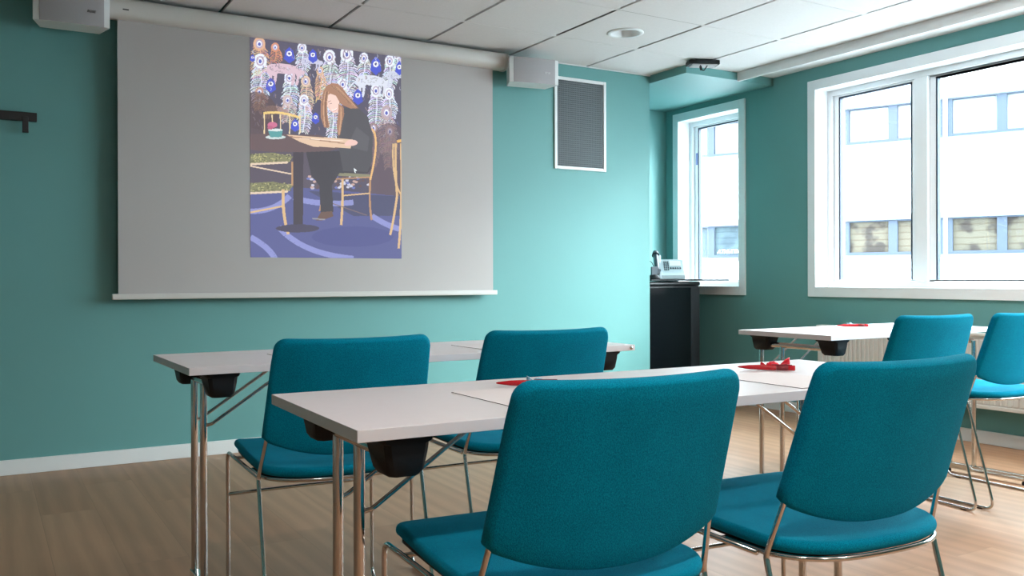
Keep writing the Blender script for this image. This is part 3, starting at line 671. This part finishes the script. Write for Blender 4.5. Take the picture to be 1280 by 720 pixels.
# ------------------------------------------------------------------ chairs
def build_chair():
    t = empty('conference_chair'); hw = .227; zj = .4555
    # seat: rounded rear, softly bowed front
    ol = []
    for k in range(40):                       # rear arc from right to left
        q = math.pi*k/39; c, s = math.cos(q), math.sin(q)
        ol.append((.222*math.copysign(abs(c)**.72, c), .045-.140*abs(s)**.85))
    ol += [(-.222, .12), (-.221, .22), (-.219, .32), (-.216, .385)]
    ol += [(-.216+.045*(1-math.cos(a)), .385+.052*math.sin(a)) for a in np.linspace(0, math.pi/2, 7)[1:]]
    ol += [(x, .437+.014*(1-(x/.17)**2)) for x in np.linspace(-.15, .15, 11)]
    ol += [(.216-.045*(1-math.cos(a)), .385+.052*math.sin(a)) for a in np.linspace(math.pi/2, 0, 7)[:-1]]
    ol += [(.216, .385), (.219, .32), (.221, .22), (.222, .12)]
    def fs(x, y, n):
        r = (x/.22)**2
        z = .478+.010*r*0-.010*(1-min(1, r))*max(0, 1-((y-.12)/.25)**2)+.006*math.sin(max(0, y-.2)*8)
        if y > .37: z -= ((y-.37)/.08)**2*.016
        return (x, y, z+n)
    link('seat', pad(ol, (0, .18), .026, fs, .955), M['fabric'], t, smooth='all')
    bm = bmesh.new(); sh = [(x*.955, .18+(y-.18)*.955) for x, y in ol]
    prism(bm, sh, lambda x, y, d: (x, y, (.4595 if y < .37 else .4595-((y-.37)/.08)**2*.012)+d), 0, .006); link('seat_shell', bm, M['black'], t)
    # back: wide cushion, nearly straight top, rounded lower edge, bowed to the rear
    wt, wb, z0, z1 = .212, .226, .548, .8285
    ol = []
    r = .030
    def half(z): return wb+(wt-wb)*(z-z0)/(z1-z0)
    ol += [(half(z), z) for z in np.linspace(z0+.02, z1-r, 8)]
    ol += [(wt-r+r*math.cos(a), z1-r+r*math.sin(a)) for a in np.linspace(0, math.pi/2, 7)[1:]]
    ol += [(x, z1) for x in np.linspace(wt-r, -wt+r, 16)[1:-1]]
    ol += [(-wt+r+r*math.cos(a), z1-r+r*math.sin(a)) for a in np.linspace(math.pi/2, math.pi, 7)]
    ol += [(-half(z), z) for z in np.linspace(z1-r, z0+.02, 8)[1:]]
    for k in range(1, 30):
        x = -wb+2*wb*k/30; u = abs(x/wb); ol.append((x, z0+.014-.050*(1-u**2.3)))
    def fb(x, z, n):
        y = -(z-zj)*.1194/.372; u = x/.22
        y -= .040*(1-u*u)*(1-.3*(z-z0)/(z1-z0))-.004
        dz = -.005*(1-u*u)*max(0, (z-.62)/.2)
        return Vector((x, y, z+dz))+Vector((-.34*u*.0, .952, .305))*n
    link('backrest', pad(ol, (0, .685), .030, fb, .95), M['fabric'], t, smooth='all')
    # chrome side frames: upright, rear leg, floor runner, front leg, seat rail
    for s in (-1, 1):
        P = [(s*.205, -.085, .715), (s*.213, -.034, .562), (s*.2275, -.001, zj), (s*.2275, -.1272, .007), (s*.2275, .424, .007), (s*.2275, .430, zj-.003), (s*.221, .03, zj-.003)]
        bm = bmesh.new(); tube(bm, fillet(P, [0, .1, .03, .038, .038, .028, 0]), .0058, 10); link('side_frame', bm, M['chrome'], t, smooth='all')
    bm = bmesh.new(); P = []
    for k in range(41):
        q = math.pi*k/40; c, s = math.cos(q), math.sin(q); P.append((.216*math.copysign(abs(c)**.72, c), .045-.136*abs(s)**.85, zj-.003))
    tube(bm, [(.217, .12, zj+.001)]+[(a, b_, c_+.004) for a, b_, c_ in P]+[(-.217, .12, zj+.001)], .0056, 10); link('seat_rail', bm, M['chrome'], t, smooth='all')
    bm = bmesh.new(); tube(bm, [(-.2275, .427, .325), (-.12, .433, .325), (0, .437, .325), (.12, .433, .325), (.2275, .427, .325)], .0055, 10); link('stretcher', bm, M['chrome'], t, smooth='all')
    for y in (.14, .33): bm = bmesh.new(); tube(bm, [(-.225, y, zj-.004), (.225, y, zj-.004)], .005, 8); link('cross_bar', bm, M['chrome'], t, smooth='all')
    for s in (-1, 1):
        for y in (-.06, .36): link('floor_glide', boxes(((s*.2275-.006, y-.012, 0), (s*.2275+.006, y+.012, .0035))), M['black'], t)
    return t
ch0 = build_chair()
GC = 'teal upholstered chairs with chrome sled frames'
CH = [((.8508, 2.3521), -.0497, 'teal chair at the left of the table by the screen'),
      ((1.4699, 2.3744), -.0461, 'teal chair at the right of the table by the screen'),
      ((.8908, 1.233), -.0682, 'teal chair nearest the viewer, in the middle foreground'),
      ((1.4961, 1.198), -.0622, 'teal chair at the right of the nearest table, its whole back seen'),
      ((3.8627, 2.3146), -.0398, 'teal chair at the right edge of the picture, cut off'),
      ((3.3336, 2.368), -.1105, 'teal chair at the left of the short table by the radiator')]
for i, (loc, rz, lb) in enumerate(CH):
    o = ch0 if i == 0 else copy_tree(ch0)
    o.location = (*loc, 0); o.rotation_euler = (0, 0, rz); tag(o, lb, 'chair', GC)

# ------------------------------------------------------------------ paper, pens, sweets
def sheet(x, y, rz, label):
    bm = bmesh.new(); box(bm, (0, 0, 0), (.21, .297, .0012))
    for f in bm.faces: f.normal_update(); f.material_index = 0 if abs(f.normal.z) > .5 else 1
    o = link('paper_sheet', bm, [M['paper'], M['paperedge']]); o.location = (x, y, .7302); o.rotation_euler = (0, 0, rz)
    tag(o, label, 'paper', 'white paper sheets on the tables')
sheet(.880, 1.455, -.005, 'white paper sheet on the nearest table, left, half hidden by the chair back')
sheet(1.578, 1.398, -.01, 'white paper sheet on the nearest table under the red sweet')
sheet(.818, 2.668, .02, 'white paper sheet hidden behind the left chair on the table by the screen')
sheet(1.508, 2.690, .02, 'white paper sheet behind the right chair on the table by the screen')
sheet(3.521, 2.715, .02, 'white paper sheet with a red pen on the short table')
sheet(3.99, 2.715, .02, 'white paper sheet between the two right-hand chairs on the short table')
ZS = .7314
def pen(p, q, label):
    p, q = Vector(p), Vector(q); L = .148; d = (q-p).normalized(); root = empty('ballpoint_pen', (p.x, p.y, ZS), math.atan2(d.y, d.x)); tag(root, label, 'pen', 'red ballpoint pens')
    def tb_(nm, pts, r, m): bm = bmesh.new(); tube(bm, [(a, 0, .0074) for a in pts], r, 14); link(nm, bm, m, root, smooth=True)
    tb_('barrel', [.0, .004, .03, .06, .10], [.0008, .0024, .0058, .0070, .0070], M['red'])
    tb_('sleeve', [.1002, .101, .129, .130], [.0068, .0073, .0073, .0068], M['darkred'])
    tb_('end_cap', [.1302, .131, .147, .148], [.0067, .0073, .0071, .0060], M['red'])
    link('clip', boxes(((.088, -.0015, .0142), (.140, .0015, .0162))), M['darkred'], root)
pen((1.015, 1.790), (1.075, 1.752), 'red ballpoint pen poking out left of the foreground chair back')
pen((1.752, 1.772), (1.866, 1.653), 'red ballpoint pen below the red sweet on the nearest table')
pen((3.690, 3.045), (3.806, 2.926), 'red ballpoint pen on the short table by the radiator')
def sweet(x, y, rz, m, label, s=1.0, fan=1.0, fans=(.45, 1.0)):
    root = empty('wrapped_sweet', (x, y, ZS), rz); tag(root, label, 'sweet', 'sweets in twisted wrappers'); root.scale = (s, s, s)
    bm = bmesh.new(); bmesh.ops.create_uvsphere(bm, u_segments=20, v_segments=12, radius=1); bmesh.ops.scale(bm, vec=(.015, .010, .009), verts=bm.verts)
    for v_ in bm.verts: v_.co += Vector((0, 0, .0095+.0008*math.sin(v_.co.x*900)))
    link('candy', bm, m, root, smooth='all')
    for sg, fan in ((-1, fans[0]), (1, fans[1])):
        bm = bmesh.new(); n = 15; a0 = bm.verts.new((sg*.014, 0, .0095)); rows_ = []
        for rr, hz_ in ((.003, .0015), (.004+.009*fan, .0085), (.006+.015*fan, .0115)):
            rows_.append([bm.verts.new((sg*(.014+rr-.002*abs(k/(n-1)-.5)), .0035*math.sin(k*2.4)*rr/.02, .0095+hz_*fan*(2*k/(n-1)-.62))) for k in range(n)])
        for k in range(n-1):
            bm.faces.new((a0, rows_[0][k], rows_[0][k+1]))
            for A_, B_ in zip(rows_, rows_[1:]): bm.faces.new((A_[k], B_[k], B_[k+1], A_[k+1]))
        for v_ in bm.verts: v_.co.z = max(v_.co.z, .0008)
        o = link('wrapper_end', bm, m, root, smooth='all'); so_ = o.modifiers.new('s', 'SOLIDIFY'); so_.thickness = .0006
sweet(1.832, 1.722, -.65, M['redwrap'], 'red wrapped sweet lying behind the red pen on the nearest table', 1.2, fans=(.5, 1.15))
sweet(1.120, 1.775, -.4, M['bluewrap'], 'pale blue wrapped sweet peeping over the foreground chair back', .8, fans=(1.0, .3))
sweet(3.775, 3.035, 1.2, M['bluewrap'], 'pale blue wrapped sweet behind the pen on the short table', fans=(.3, .6))
sweet(4.135, 2.80, -.5, M['greywrap'], 'greyish wrapped sweet between the two chairs on the short table')
